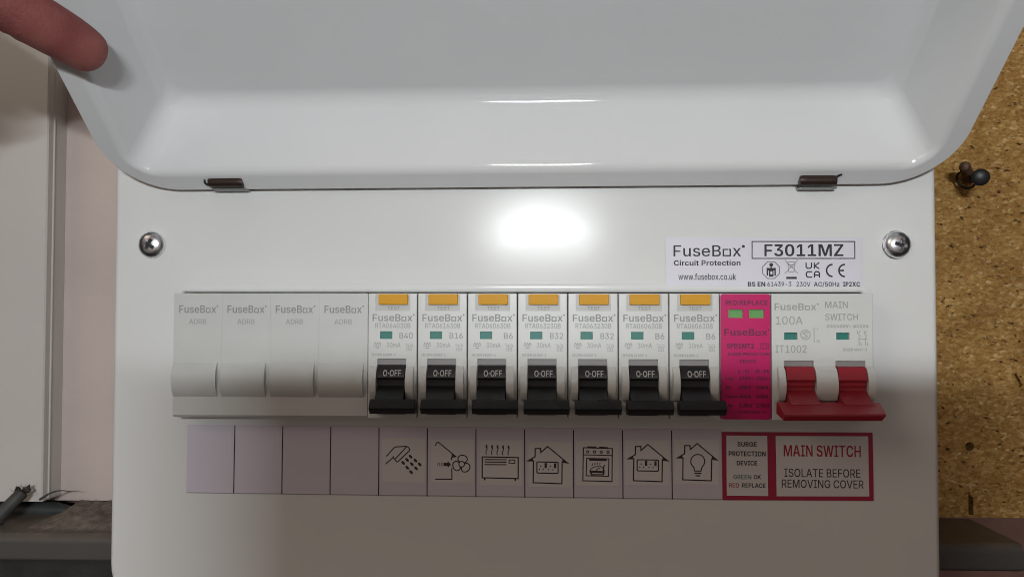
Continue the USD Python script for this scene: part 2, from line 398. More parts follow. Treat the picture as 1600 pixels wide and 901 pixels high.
# black second length of trunking under it on the left
t = thing('black_trunking', 'near-black scuffed trunking below the grey trunking at bottom left', 'trunking', (-200, 38, zbm - 13))
part(t, 'channel', rbox(-420, -60, 35, D_WALL - .3, zbm - 13.5, zbm - .15, 1.2), 'cable', 40)

# dark slot liner, cut cable end, rubble in the gap above the trunking
p = W(60, 797, 66)
t = thing('slate_conduit', 'short dark slate grey conduit lying in the gap above the trunking', 'conduit', p)
part(t, 'pipe', tube(np.stack([np.linspace(p[0] - 60, p[0] + 17, 24), np.full(24, 66.), np.full(24, p[2] + .2)], 1), np.r_[np.full(19, 4.3), 4.1, 3.8, 3.2, 2.4, 1.0], 18), 'slate', True)
a, b, c = W(-8, 815, 44), W(18, 790, 46), W(36, 768, 49)
s = np.linspace(0, 1, 16)[:, None]
cl = (1 - s) ** 2 * a + 2 * s * (1 - s) * (b + [0, -1, 1]) + s ** 2 * c
t = thing('cable_stub', 'cut dark grey cable end with frayed fibres leaning on the white board', 'cable', a)
part(t, 'sheath', tube(cl, np.linspace(3.0, 2.6, 16), 16), 'stub', True)
fr = []
for _ in range(34):
    o = c + rng.normal(0, 1.2, 3); d = np.array([rng.normal(.4, 1.2), rng.normal(-.2, .6), rng.normal(.4, .8)]) * rng.uniform(.7, 2.0)
    q = np.linspace(0, 1, 5)[:, None]
    fr.append(tube(o + q * d + q ** 2 * rng.normal(0, 1.0, 3), np.linspace(.12, .04, 5), 5))
part(t, 'frayed_fibres', cat(*fr), 'fibre')
col = Manifold()
for _ in range(16):
    o = c + np.array([rng.uniform(-3.2, 3.2), rng.uniform(-1.5, 1.0), rng.uniform(-.8, 1.6)])
    col = col + rhull(o + rng.normal(0, .55, (5, 3)), .22)
part(t, 'torn_collar', col, 'fibre', 40)
# rubble mound
nx, nz = 90, 26
gx = np.linspace(0, 1, nx); gz = np.linspace(0, 1, nz)
X0, X1 = W(66, 800, 55)[0], W(260, 800, 55)[0]
zt0 = zt_
G = np.array([[(X0 + (X1 - X0) * u, 34 + 35.6 * w, 0) for w in gz] for u in gx])
n = meshkit.fbm(np.stack([G[..., 0] * .16, G[..., 1] * .16, G[..., 2]], -1), 5, 3)
n2 = meshkit.fbm(np.stack([G[..., 0] * .7, G[..., 1] * .7, G[..., 2]], -1), 3, 9)
env = np.clip(gx * 4.2, 0, 1)[:, None] ** 1.3 * np.sin(np.clip((gz - .12) / .88, 0, 1) * math.pi * .5)[None] ** .8
hgt = env * (2.4 + 6.6 * n + 1.6 * (n2 - .5)) * .95 - .25 + .5 * n2 * np.clip(gx * 8, 0, 1)[:, None]
G[..., 2] = zt0 + hgt
idx = np.arange(nx * nz).reshape(nx, nz)
f = np.concatenate([np.stack([idx[:-1, :-1], idx[1:, :-1], idx[1:, 1:]], -1).reshape(-1, 3), np.stack([idx[:-1, :-1], idx[1:, 1:], idx[:-1, 1:]], -1).reshape(-1, 3)])
top('rubble', (G.reshape(-1, 3), f), 'dust', 50, label='brown plaster rubble and dust heaped on the trunking', cat='rubble', kind='stuff')
wsp = W(62, 780, 50)
q = np.linspace(0, 1, 14)[:, None]
wire = wsp + q * (W(112, 768, 52) - wsp) + np.stack([0 * q[:, 0], 0 * q[:, 0], 2.0 * np.sin(q[:, 0] * 3.1)], 1)
top('root_strand', tube(wire, np.linspace(.55, .15, 14), 6), 'fibre', True, label='thin dark fibre sticking up from the rubble beside the white board', cat='fibre')

# ---------------------------------------------------------------- two screws standing out of the chipboard
def threaded(o, d, L, r, pitch, head=None):
    prof = [(0, 0)]
    h = 0
    while h < L - pitch:
        prof += [(r * .70, h), (r, h + pitch * .4), (r * .97, h + pitch * .5), (r * .70, h + pitch * .9)]; h += pitch
    if head == 'bugle':
        prof += [(r * .8, L - 2), (r * 1.2, L - 1.2), (r * 2.0, L - .3), (r * 2.15, L), (r * 2.05, L + .35), (r * .9, L + .5), (0, L + .35)]
    else:
        prof += [(r * .9, L - pitch * .5), (r * .8, L), (r * .45, L + .5), (0, L + .6)]
    return lathe(prof, 24, o, d)
o = W(1514, 279, D_WALL + 2)
tip = W(1532, 277, 46); d = tip - o; L = np.linalg.norm(d)
t = thing('black_screw', 'black screw with a round head tilted right out of the chipboard', 'screw', o)
sc = part(t, 'shank', threaded(o, d, L - 1, 1.5, 1.1), 'blacksteel', 30)
hd = lathe([(0, L - 2.5), (1.5, L - 2.5), (2.6, L - 1.2), (3.4, L - .3), (3.6, L + .1), (3.5, L + .4), (3.0, L + .75), (2.0, L + 1.05), (.8, L + 1.2), (0, L + 1.2)], 32, o, d)
hm = Manifold(m3.Mesh(np.asarray(hd[0], np.float32), np.asarray(hd[1], np.uint32)))
u_ = d / L; s1 = np.cross(u_, [0, 0, 1]); s1 /= np.linalg.norm(s1); s2 = np.cross(s1, u_)
cr = Manifold()
for sa, sb in ((s1, s2), (s2, s1)):
    q = [o + u_ * (L - .5 + hh) + sa * i * 2.4 * k + sb * j * .5 for i in (-1, 1) for j in (-1, 1) for hh, k in ((-.4, .5), (2, 1))]
    cr = cr + Manifold.hull_points(np.array(q))
part(t, 'head', (hm - cr) if not hm.is_empty() else hd, 'blacksteel', 35)
o2 = W(1516, 281, D_WALL + 2); tip2 = W(1507, 259, 48); d2 = tip2 - o2
t = thing('rusty_screw', 'rusty threaded screw stub leaning up beside the black screw', 'screw', o2)
part(t, 'shank', threaded(o2, d2, np.linalg.norm(d2), 2.3, 1.6), 'rust', 30)
o3 = W(1509, 281, 65)
a = np.linspace(0, 2 * np.pi, 28)
ringp = np.stack([o3[0] + 3.9 * np.cos(a), o3[1] + 1.6 * np.sin(a), o3[2] + 4.1 * np.sin(a)], 1)
part(t, 'wire_loop', tube(ringp, .5, 8), 'blacksteel', True)

# ================================================================ FUSE BOX
Z0 = 6.0                       # top of the modules' faces
YF = -10.5                     # their front plane
XL = -54.2                     # boundary between the blanks and the breakers
fb = thing('fuse_box', 'white painted steel fuse box with its flap lid propped open above the switches', 'fuse box', (0, D_WALL, -115))

def rrect(x0, x1, z0, z1, r, n=10):
    out = []
    for cx, cz, a0 in ((x1 - r, z1 - r, 0), (x0 + r, z1 - r, 90), (x0 + r, z0 + r, 180), (x1 - r, z0 + r, 270)):
        for k in range(n + 1):
            a = math.radians(a0 + 90 * k / n); out.append((cx + r * math.cos(a), cz + r * math.sin(a)))
    return np.array(out)
def strip(r1, r2, n1, n2, n):
    return [q for j in range(n) for k in [(j + 1) % n] for q in ((n1 + j, n1 + k, n2 + k), (n1 + j, n2 + k, n2 + j))]

# front cover: flat plate with rolled outer edges and a rolled-in cutout
PX, PZ0, PZ1 = 153.4, -115.0, 92.0
cut = (XL - 72.45, XL + 180.45, Z0 - 45.15, Z0 + .62)
V, F = [], []
rings = []
RO, N = 2.2, 10
for k in range(7):
    a = math.radians(90 * k / 6)
    rings.append(np.insert(rrect(-PX + RO * (1 - math.sin(a)), PX - RO * (1 - math.sin(a)), PZ0 + RO * (1 - math.sin(a)), PZ1 - RO * (1 - math.sin(a)), 20 - RO * (1 - math.sin(a)), N), 1, RO * (1 - math.cos(a)), 1))
rings.append(np.insert(rrect(-PX, PX, PZ0, PZ1, 20, N), 1, 24.0, 1))
hole = []
RI = 1.3
for g, yy in ((3.35, 0), (3.25, -.015), (3.1, -.05), (2.8, -.11), (2.5, -.155), (2.2, -.185), (1.9, -.203), (1.5, -.21)):   # pressed rim round the cutout
    hole.append(np.insert(rrect(cut[0] - g, cut[1] + g, cut[2] - g * .6, cut[3] + g, 1.0 + g, N), 1, yy, 1))
for k in range(7):
    a = math.radians(90 * k / 6); g = RI * (1 - math.sin(a))
    hole.append(np.insert(rrect(cut[0] - g, cut[1] + g, cut[2] - g * .6, cut[3] + g, 1.0 + g, N), 1, RI * (1 - math.cos(a)) - .21, 1))
hole.append(np.insert(rrect(cut[0], cut[1], cut[2], cut[3], 1.0, N), 1, 9.0, 1))
pl = Polygon(rings[0][:, [0, 2]], [hole[0][:, [0, 2]]])
fv, ff = flat(pl, xz(0))
V, F, n = [fv], [ff], len(fv)
for rs, flip in ((rings, False), (hole, True)):
    m = len(rs[0])
    vs = np.vstack(rs); fs = []
    for i in range(len(rs) - 1):
        fs += strip(None, None, i * m, (i + 1) * m, m)
    fs = np.array(fs)
    V.append(vs); F.append((fs if not flip else fs[:, ::-1])[:, ::-1] + n); n += len(vs)
cover = trimesh.Trimesh(np.vstack(V), np.vstack(F), process=False); cover.merge_vertices(digits_vertex=5)
part(fb, 'front_cover', cover, 'paint', 30)
enc = rbox(-PX + 1.4, PX - 1.4, 22, D_WALL - .4, PZ0 + 1.4, PZ1 - 1.4, 3.0) - bx(-PX + 3, PX - 3, 9, D_WALL - 3, PZ0 + 3, PZ1 - 3)
part(fb, 'enclosure', enc, 'box', 40)
part(fb, 'mounting_rail', bx(-140, 140, 40, 44, Z0 - 40, Z0 - 5), 'steel')

# lid: pressed tray, hinged along its lower rim and folded up and forward
AL, ZH, YH, TW, HW, CX = .69, 45.38, -3.4, .005, 151.9, 2.5
LU = np.array([math.cos(TW), 0, math.sin(TW)]); LV = np.array([0, -math.cos(AL), math.sin(AL)]); LN = np.array([0, math.sin(AL), math.cos(AL)])
LO = np.array([CX, YH, ZH])
def lid3(u, v, n): return LO + np.multiply.outer(u, LU) + np.multiply.outer(v, LV) + np.multiply.outer(n, LN)
def fillet(pts, rads, seg=9):
    pts = np.array(pts, float); out = [pts[0]]
    for i in range(1, len(pts) - 1):
        a, b = pts[i - 1] - pts[i], pts[i + 1] - pts[i]; a /= np.linalg.norm(a); b /= np.linalg.norm(b)
        th = math.acos(np.clip(a @ b, -1, 1)); tl = rads[i] / math.tan(th / 2)
        p0, p1 = pts[i] + a * tl, pts[i] + b * tl
        c = pts[i] + (a + b) / np.linalg.norm(a + b) * rads[i] / math.sin(th / 2)
        v0, v1 = p0 - c, p1 - c
        for k in range(seg + 1):
            q = v0 + (v1 - v0) * k / seg; out.append(c + q / np.linalg.norm(q) * rads[i])
    out.append(pts[-1]); return np.array(out)
LID_LEN = 112.0
ND = 24.3
lp = fillet([(0, 0), (8.5, 0), (22.9, ND), (50, ND)], [0, 4.5, 8.0, 0])
NA = 14
def lidring(ins, nn, extra=0.0):
    r = max(23.6 - 1.7 * ins, 5.6)
    q = min(nn / ND, 1.0)       # the side walls leave the rim steeply and sweep into the face
    sd = 10.6 + 3 * q + 9 * (1 - math.sqrt(max(0, 1 - q * q)))
    iu = (-math.log(math.exp(-.7 * ins) + math.exp(-.7 * sd)) / .7 if ins > 3 else ins) if ins < 49 else 30.0
    q = rrect(-HW + iu, HW - iu, ins, LID_LEN - ins, r, NA)
    return lid3(q[:, 0], q[:, 1], np.full(len(q), nn))
rg = [lidring(*p) for p in lp]
m = len(rg[0]); vs = np.vstack(rg); fs = []
for i in range(len(rg) - 1): fs += strip(None, None, i * m, (i + 1) * m, m)
# middle of the face
cen = len(vs); vs = np.vstack([vs, rg[-1].mean(0)]); fs += [((len(rg) - 1) * m + j, (len(rg) - 1) * m + (j + 1) % m, cen) for j in range(m)]
inner = trimesh.Trimesh(vs, np.array(fs), process=False)
if inner.face_normals[-1] @ LN > 0: inner.invert()
vn = np.zeros_like(vs); fnm = np.cross(vs[inner.faces[:, 1]] - vs[inner.faces[:, 0]], vs[inner.faces[:, 2]] - vs[inner.faces[:, 0]]); fnm /= np.linalg.norm(fnm, axis=1, keepdims=True) + 1e-12
for k in range(3): np.add.at(vn, inner.faces[:, k], fnm)
vn /= np.linalg.norm(vn, axis=1, keepdims=True)
outer = vs - vn * 1.2
nv = len(vs)
rim = [q for j in range(m) for k in [(j + 1) % m] for q in ((j, k, nv + k), (j, nv + k, nv + j))]
fall = np.vstack([inner.faces, inner.faces[:, ::-1] + nv, np.array(rim)])
lidm = trimesh.Trimesh(np.vstack([vs, outer]), fall, process=False); lidm.fix_normals()
if lidm.volume < 0: lidm.invert()
lid = part(fb, 'lid', lidm, 'lidpaint', 35)

# hinges: brown spring sleeves with wire ends and a small steel tab below
for (x0p, x1p, y0p, y1p, side) in ((327, 380, 276, 293, -1), (1249, 1306, 274, 290, 1)):
    yh = YH - 2.6
    a, b = W(x0p, (y0p + y1p) / 2, yh), W(x1p, (y0p + y1p) / 2, yh)
    zc_ = (a[2] + b[2]) / 2
    xs = np.linspace(a[0], b[0], 12)
    h = part(fb, 'hinge', tube(np.stack([xs, np.full(12, yh), np.full(12, zc_)], 1), np.r_[1.75, np.full(10, 1.95), 1.75], 20), 'brown', 40)
    e = a if side < 0 else b
    aa = np.linspace(-.4, 3.6, 14)
    if side < 0:
        wp = np.stack([e[0] - .4 - 1.0 * np.sin(aa), np.full(14, yh - .9), zc_ + .3 + 1.2 * np.cos(aa)], 1)
    else:
        q = np.linspace(0, 1, 8)
        wp = np.stack([e[0] - .6 + 2.4 * q, np.full(8, yh - .9), zc_ + .9 + 1.2 * q], 1)
    part(h, 'spring_wire', tube(wp, .42, 8), 'blacksteel', True)
    part(h, 'tab', rbox(a[0] + .6, b[0] + .9, YH - 1.6, -.05, zc_ - 2.75, zc_ - 2.05, .25), 'steel', 40)

# cover screws: chromed cross-head pan screws
def pan_screw(px, py, r, tilt, spin, washer):
    c = W(px, py, -1.5); c = np.array([c[0], 0.0, c[2]])
    prof = [(0, 0), (r * .98, 0), (r, .5), (r * .97, 1.0), (r * .86, 1.9), (r * .62, 2.65), (r * .3, 3.0), (0, 3.1)]
    hv, hf = lathe(prof, 48, (0, 0, 0), (0, -1, 0))
    hm = Manifold(m3.Mesh(np.asarray(hv, np.float32), np.asarray(hf, np.uint32)))
    cr = Manifold()
    for k in (0, 90):
        q = np.array([(i * w, yy, j * t) for i in (-1, 1) for j in (-1, 1) for yy, w, t in ((-3.6, 2.9, .75), (-1.3, 1.5, .5))])
        cr = cr + Manifold.hull_points(q).rotate([0, k + spin, 0])
    pl_ = Manifold()
    for k in (0, 90):
        q = np.array([(i * w, yy, j * t) for i in (-1, 1) for j in (-1, 1) for yy, w, t in ((-1.75, 1.8, .5), (-1.2, 1.6, .45))])
        pl_ = pl_ + Manifold.hull_points(q).rotate([0, k + spin, 0])
    pl_ = pl_.rotate([tilt[0], 0, tilt[1]]).translate([c[0], -.35 if washer else -.05, c[2]])
    hm = (hm - cr).rotate([tilt[0], 0, tilt[1]]).translate([c[0], -.35 if washer else -.05, c[2]])
    s = part(fb, 'cover_screw', hm, 'chrome', 30, label='left cross-head screw' if px < 800 else 'tilted right cross-head screw with a washer')
    part(s, 'cross_recess', pl_, 'recess_steel')
    if washer:
        part(s, 'washer', lathe([(0, 0), (r * 1.02, 0), (r * 1.03, .35), (r * .98, .6), (0, .6)], 40, (c[0] - .3, -.05, c[2]), (0, -1, 0)), 'chrome', 30)
pan_screw(235, 382, 5.15, (2, -3), 30, False)
pan_screw(1404, 382, 5.05, (3, 6), 12, True)

# ---------------------------------------------------------------- product sticker
YS = -.27
def quad(parent, name, pts, y, mat, thick=.08, label=None):
    v = np.vstack([[W(px, py, y) for px, py in pts], [W(px, py, y) + [0, thick, 0] for px, py in pts]]); k = len(pts)
    f = [(0, i + 1, i) for i in range(1, k - 1)] + [q for i in range(k) for q in ((i, (i + 1) % k, k + (i + 1) % k), (i, k + (i + 1) % k, k + i))]
    mm = trimesh.Trimesh(v, f, process=False)
    if mm.face_normals[0][1] > 0: mm.invert()
    return part(parent, name, mm, mat, label=label)
def stroke(lines, w, close=False, cap='round', join='round'):
    return unary_union([LineString(l).buffer(w / 2, cap_style=cap, join_style=join) for l in lines])
ps = quad(fb, 'product_sticker', [(1040, 370), (1347, 370.5), (1348, 447.5), (1041, 447)], YS, 'lilac_white', label='pale lilac product sticker above the main switch')
YI = YS - .05
LOGO = 'FuseB\u25a1x\u00ae'
lettering(ps, 'logo_lettering', LOGO, 1052.3, 1164, 383.3, 400.4, YI, 'ink', 480)
lettering(ps, 'lettering', 'Circuit Protection', 1053, 1157, 406.6, 414.7, YI, 'ink', 700)
lettering(ps, 'lettering', 'www.fusebox.co.uk', 1060, 1150, 427.5, 437.0, YI, 'ink', 560)
part(ps, 'code_frame', flat(sbox(1174.4, 376.5, 1336.3, 404.4).difference(sbox(1176, 378.1, 1334.7, 402.8)), pix(YI)), 'ink')
lettering(ps, 'code_lettering', 'F3011MZ', 1194.4, 1317.7, 381.7, 400.2, YI, 'ink', 680)
def chars(name, items, mat='ink', y=YI, parent=ps):
    for s, a, b, c, d, w in items: lettering(parent, name, s, a, b, c, d, y, mat, w)
chars('lettering', [('BS EN', 1168.6, 1195.6, 440.2, 447.2, 750), ('61439-3', 1199, 1236.3, 440.2, 447.2, 520), ('230V', 1244.5, 1266.2, 440.4, 447.4, 520), ('AC/50Hz', 1271.7, 1311.6, 440.4, 447.4, 600), ('IP2XC', 1317.3, 1343.5, 440.4, 447.4, 750)])
# skilled-person symbol: octagon, head, body with book
oc = [(1204.8 + 14.2 * math.cos(math.radians(22.5 + 45 * k)), 421.8 + 14.2 * math.sin(math.radians(22.5 + 45 * k))) for k in range(9)]
fig = unary_union([Point(1205, 413.6).buffer(3.0), sbox(1197.8, 418.4, 1212.3, 422.5), sbox(1197.8, 420, 1200.2, 430.5), sbox(1209.9, 420, 1212.3, 430.5), sbox(1201.6, 420, 1208.6, 432), sbox(1204, 415, 1206, 419)])
fig = fig.difference(Polygon([(1203.2, 425), (1205.4, 423.4), (1207.2, 425.2), (1206.8, 428.4), (1204.2, 429)]))
part(ps, 'person_symbol', flat(unary_union([stroke([oc], 1.0), fig]), pix(YI)), 'ink')
binl = [[(1226.5, 406), (1246.5, 427)], [(1246.5, 406), (1226.5, 427)], [(1231, 410), (1232.6, 424.6), (1240.6, 424.6), (1242.4, 410)], [(1230, 410.6), (1233, 408.8), (1240, 408.8), (1243, 410.4)], [(1231.5, 413.5), (1242, 413.5)], [(1233.5, 417), (1240, 417)]]
part(ps, 'bin_symbol', flat(unary_union([stroke(binl, .8), ]), pix(YI)), 'ink_mid')
part(ps, 'bin_bar', flat(sbox(1228.4, 432.2, 1245, 435.8), pix(YI)), 'ink')
uk = [[(1259.6, 410), (1259.6, 417), (1261.5, 418.9), (1266, 418.9), (1268, 417), (1268, 410)], [(1272.4, 410), (1272.4, 419.6)], [(1280, 410), (1273, 415.2), (1280, 419.6)],
      [(1269, 424.4), (1262, 424.4), (1260, 426.3), (1260, 431), (1262, 432.8), (1269, 432.8)], [(1272.6, 433.5), (1272.6, 426.4), (1274.5, 424.4), (1278.6, 424.4), (1280.3, 426.4), (1280.3, 433.5)], [(1272.6, 429.6), (1280.3, 429.6)]]
part(ps, 'mark_lettering', flat(stroke(uk, 1.9, cap='flat'), pix(YI)), 'ink')
def arc(cx, cy, r, a0, a1, n=18): return [(cx + r * math.cos(math.radians(a0 + (a1 - a0) * k / n)), cy + r * math.sin(math.radians(a0 + (a1 - a0) * k / n))) for k in range(n + 1)]
ce = [arc(1301, 422.4, 9.4, 90, 270), arc(1320.3, 422.4, 9.4, 90, 270), [(1312, 422.4), (1318.6, 422.4)]]
part(ps, 'mark_lettering', flat(stroke(ce, 2.6, cap='flat'), pix(YI)), 'ink')

# ---------------------------------------------------------------- circuit label strip and icon stickers
ls = quad(fb, 'label_strip', [(293, 662.5), (1127.2, 671), (1128.6, 780.2), (291, 769.6)], YS, 'lilac', label='lilac circuit label strip under the switches')
part(ls, 'lower_rule', flat(stroke([[(292, 769.0), (1128, 779.4)]], .7), pix(YI)), 'ink_mid')
for xt, yt, xb_, yb in ((367, 664, 365, 770), (441.8, 665.5, 440.2, 771), (516.8, 666.3, 515.6, 772), (592.2, 667.5, 591.4, 773.6), (667.8, 668.5, 667.3, 774.6), (743.6, 669.5, 743.5, 775.4), (819.6, 670.4, 819.9, 776.8), (896, 671, 896.4, 777.6), (972.6, 671.5, 973.4, 778.4), (1049.2, 672, 1050.6, 779.4)):
    part(ls, 'divider_line', flat(stroke([[(xt, yt), (xb_, yb)]], 1.7, cap='flat'), pix(YI)), 'ink_soft')
YQ = YS - .09
YQI = YQ - .05
def house(ox, oy):
    """outline of the house pictogram; (ox, oy) is the roof's peak"""
    o = [(0, 0), (31, 25.6), (22.8, 24.2), (22.2, 58), (-22.5, 56.5), (-22, 22.6), (-30.5, 22.3), (-19.5, 15.8), (-19.3, 3.2), (-11.2, 3.0), (-10.6, 9.2), (0, 0)]
    pl_ = [(ox + a, oy + b) for a, b in o]
    return unary_union([stroke([pl_], 1.9, join='mitre'), Polygon([pl_[1], pl_[2], (ox + 23.5, oy + 18.8)]), Polygon([pl_[6], pl_[5], (ox - 23.5, oy + 18)])])
def socket(ox, oy):
    r = stroke([[(ox - 16.6, oy + 1), (ox - 15.6, oy), (ox + 15.6, oy + .6), (ox + 16.8, oy + 1.6), (ox + 16.6, oy + 16.8), (ox + 15.6, oy + 18), (ox - 15.4, oy + 17.4), (ox - 16.6, oy + 16.4), (ox - 16.6, oy + 1)]], 1.8)
    pins = [sbox(ox - 4.6, oy + 1.6, ox - .9, oy + 9.4), sbox(ox + 10.2, oy + 2.2, ox + 13.8, oy + 9.8)]
    for dx, dy in ((-10.4, 6.6), (-12.6, 11.6), (-6.6, 11.8), (4.6, 7), (1.8, 12), (8.2, 12.2)): pins.append(Point(ox + dx, oy + dy).buffer(1.05))
    return unary_union([r] + pins)
icons = []
# shower
sh = stroke([[(604, 712), (615.5, 699.2), (618, 697.7), (635, 696.6), (638, 698.2), (640.3, 701.8), (639.6, 703.6), (621.5, 720.6), (619.6, 720.8), (614.4, 714.4)], [(603, 724), (614.2, 714), (614.8, 712.6)], [(634.6, 698), (618, 715.8)]], 1.7)
for ex, ey in ((641.5, 712.8), (649, 718.8), (655.8, 725), (636, 717.8), (643.4, 724.5), (650, 731), (629.9, 722.5), (636.3, 730), (642.3, 737)):
    sh = sh.union(affinity.rotate(affinity.scale(Point(ex, ey).buffer(1), 2.05, 3.6), -42))
icons.append(('shower', [(597.5, 684.6), (665.5, 684.6), (665.2, 753), (597.2, 752.6)], sh))
# extractor fan
fx, fy = 721.3, 724.6
fan = [stroke([[(680.4, 695), (682.5, 691), (685, 690.4), (712.5, 712.8), (705.6, 713.6), (705.4, 717.5)], [(705.8, 731.5), (706, 748), (680.6, 748)]], 1.7), Polygon([(705.5, 708), (713, 713), (706, 714.2)]),
       Polygon([(693, 722.4), (699.6, 722.4), (699.6, 719.6), (704.6, 725), (699.6, 730), (699.6, 727.4), (693, 727.4)]), sbox(689.6, 721.8, 691, 727.6), sbox(686.4, 722, 687.4, 727.4), sbox(683.6, 722, 684.3, 727.4)]
for k in (0, 120, 240):
    a = math.radians(k - 80)
    bl = affinity.rotate(affinity.scale(Point(0, 0).buffer(1), 7.4, 6.0), 8)
    bl = affinity.translate(bl.boundary.buffer(.85), 1, -8.2)
    bl = affinity.rotate(bl, k + 4, origin=(0, 0))
    fan.append(affinity.translate(bl.difference(Point(0, 0).buffer(4.4)), fx, fy))
fan.append(Point(fx, fy).buffer(5.2).difference(Point(fx, fy).buffer(3.6)))
icons.append(('extractor fan', [(674, 686), (741.2, 686), (741, 753.4), (673.4, 753)], unary_union(fan)))
# heater
ht = [stroke([[(753.6, 713.2), (809.8, 714.2), (809.6, 747), (753.4, 745.8), (753.6, 713.2)]], 1.9, join='mitre'), stroke([[(757.4, 746), (757.4, 748.6)], [(805, 747), (805, 749.6)]], 2.6), stroke([[(795.6, 718), (804.4, 718.4), (804.2, 723.2), (795.4, 722.8), (795.6, 718)]], 1.4)]
for k in range(3): ht.append(stroke([[(757, 717.2 + 3.9 * k), (791.4, 717.6 + 3.9 * k)]], 1.7, cap='flat'))
for k in range(5):
    x = 760.2 + 8.6 * k; y = 694.8 + .25 * k
    w_ = [(x, y + 1), (x + .9, y + 4.4), (x + .4, y + 7.2), (x - 1.0, y + 10), (x - .8, y + 13), (x - .2, y + 14.6)]
    ht += [stroke([w_], 1.3), affinity.scale(Point(x, y + 2.2).buffer(1), 1.4, 2.9)]
icons.append(('panel heater', [(750.4, 687.2), (816.5, 687.6), (816.4, 758), (750, 757.4)], unary_union(ht)))
icons.append(('house with socket', [(826, 690), (893.6, 690.4), (893.8, 760.8), (826, 760.2)], unary_union([house(855.6, 697), socket(855.4, 721)])))
# cooker
cx0, cy0 = 912, 699.4
ck = [stroke([[(911.6, 698.8), (956.8, 700.2), (956.2, 751.6), (910.6, 750.4), (911.6, 698.8)]], 1.7, join='mitre'), stroke([[(911.6, 710), (956.6, 711)], [(916.6, 715.4), (951.2, 716.2), (950.8, 743.6), (916, 742.6), (916.6, 715.4)]], 1.5), stroke([[(918.6, 697.8), (931, 698.2)], [(937, 698.4), (949, 699)]], 2.3), stroke([[(920.6, 717.6), (948, 718.3)]], 2.9, cap='flat')]
for k in range(4):
    c_ = (918.3 + 10.6 * k, 705.2 + .25 * k); ck.append(Point(c_).buffer(2.5).difference(Point(c_).buffer(1.1)))
ck += [stroke([[(921.6, 736), (923, 732.2), (927, 729.6), (931.5, 728.4), (937, 727), (941, 729.4), (944, 734), (944.2, 738)], [(931, 736), (933, 732.2), (937.6, 730.4)]], 1.3), stroke([[(942.5, 735), (943.5, 728), (944.4, 726.4)]], 1.9), Polygon([(920.6, 734.6), (945, 735.2), (943.6, 742), (923.4, 741.8)]).difference(Polygon([(924.5, 738), (942, 738.4), (941.6, 740), (925, 739.8)])), stroke([[(925, 727), (926, 723.6)], [(929, 725.6), (930, 722.6)], [(933, 725), (934, 722.4)], [(937, 724.6), (937.6, 722.6)]], 1.1)]
icons.append(('oven', [(899.6, 688), (967.6, 688.6), (967.6, 758.6), (899.4, 758)], unary_union(ck)))
icons.append(('second house with socket', [(976, 687), (1046.2, 687.6), (1046.6, 757.6), (976.2, 757)], unary_union([house(1012.2, 693.8), socket(1012.2, 717.6)])))
b_ = [stroke([arc(1090.2, 720.2, 10.9, 130, 410, 26) + [(1096.0, 731.6), (1095.4, 735.4), (1085, 735.2), (1084.6, 731.2), (1083.2, 728.5)]], 1.7), stroke([[(1085.6, 738.6), (1095, 738.9)]], 2.0), stroke([[(1087.6, 742.6), (1093.2, 742.8)]], 2.2)]
icons.append(('house with light bulb', [(1053.6, 686), (1123.6, 686.6), (1124, 756.4), (1054, 755.8)], unary_union([house(1089.2, 692.4)] + b_)))
for nm, q, sh_ in icons:
    s_ = quad(fb, 'icon_sticker', q, YQ, 'paper', .05, label=f'{nm} pictogram sticker')
    part(s_, 'pictogram', flat(sh_.simplify(.08), pix(YQI)), 'ink_soft')

# ---------------------------------------------------------------- red warning sticker
wl = quad(fb, 'warning_sticker', [(1127.7, 674.3), (1363.5, 675.5), (1365.2, 781.8), (1129.4, 780.7)], YS, 'crimson', label='crimson bordered warning sticker below the main switch')
quad(wl, 'white_field', [(1134.8, 680), (1198.6, 680.3), (1200.3, 774.2), (1135.8, 773.8)], YQ, 'paper', .05)
quad(wl, 'white_field', [(1212, 680.6), (1356.4, 681.2), (1358.2, 775), (1213.6, 774.6)], YQ, 'paper', .05)
for s_, a, b, c, d, w, mt in (('SURGE', 1152.2, 1182.2, 690, 697, 750, 'ink_soft'), ('PROTECTION', 1138.7, 1196.4, 704.6, 711.8, 750, 'ink_soft'), ('DEVICE', 1151.3, 1182.9, 719.4, 726.3, 750, 'ink_soft'),
                       ('GREEN', 1145.8, 1173.8, 741.2, 747.7, 600, 'ink_teal'), ('OK', 1177.8, 1189, 741.4, 747.8, 650, 'ink_soft'), ('RED', 1139, 1154.7, 754.4, 760.8, 600, 'ink_red'), ('REPLACE', 1159.3, 1196.4, 754.5, 761, 650, 'ink_soft'),
                       ('MAIN SWITCH', 1224.7, 1344.9, 695.6, 712.2, 600, 'ink_red'), ('ISOLATE BEFORE', 1225.6, 1344.2, 732.4, 744.2, 450, 'ink_soft'), ('REMOVING COVER', 1221.7, 1349.3, 749.6, 761, 450, 'ink_soft')):
    lettering(wl, 'lettering', s_, a, b, c, d, YQI, mt, w, tilt=-.25)

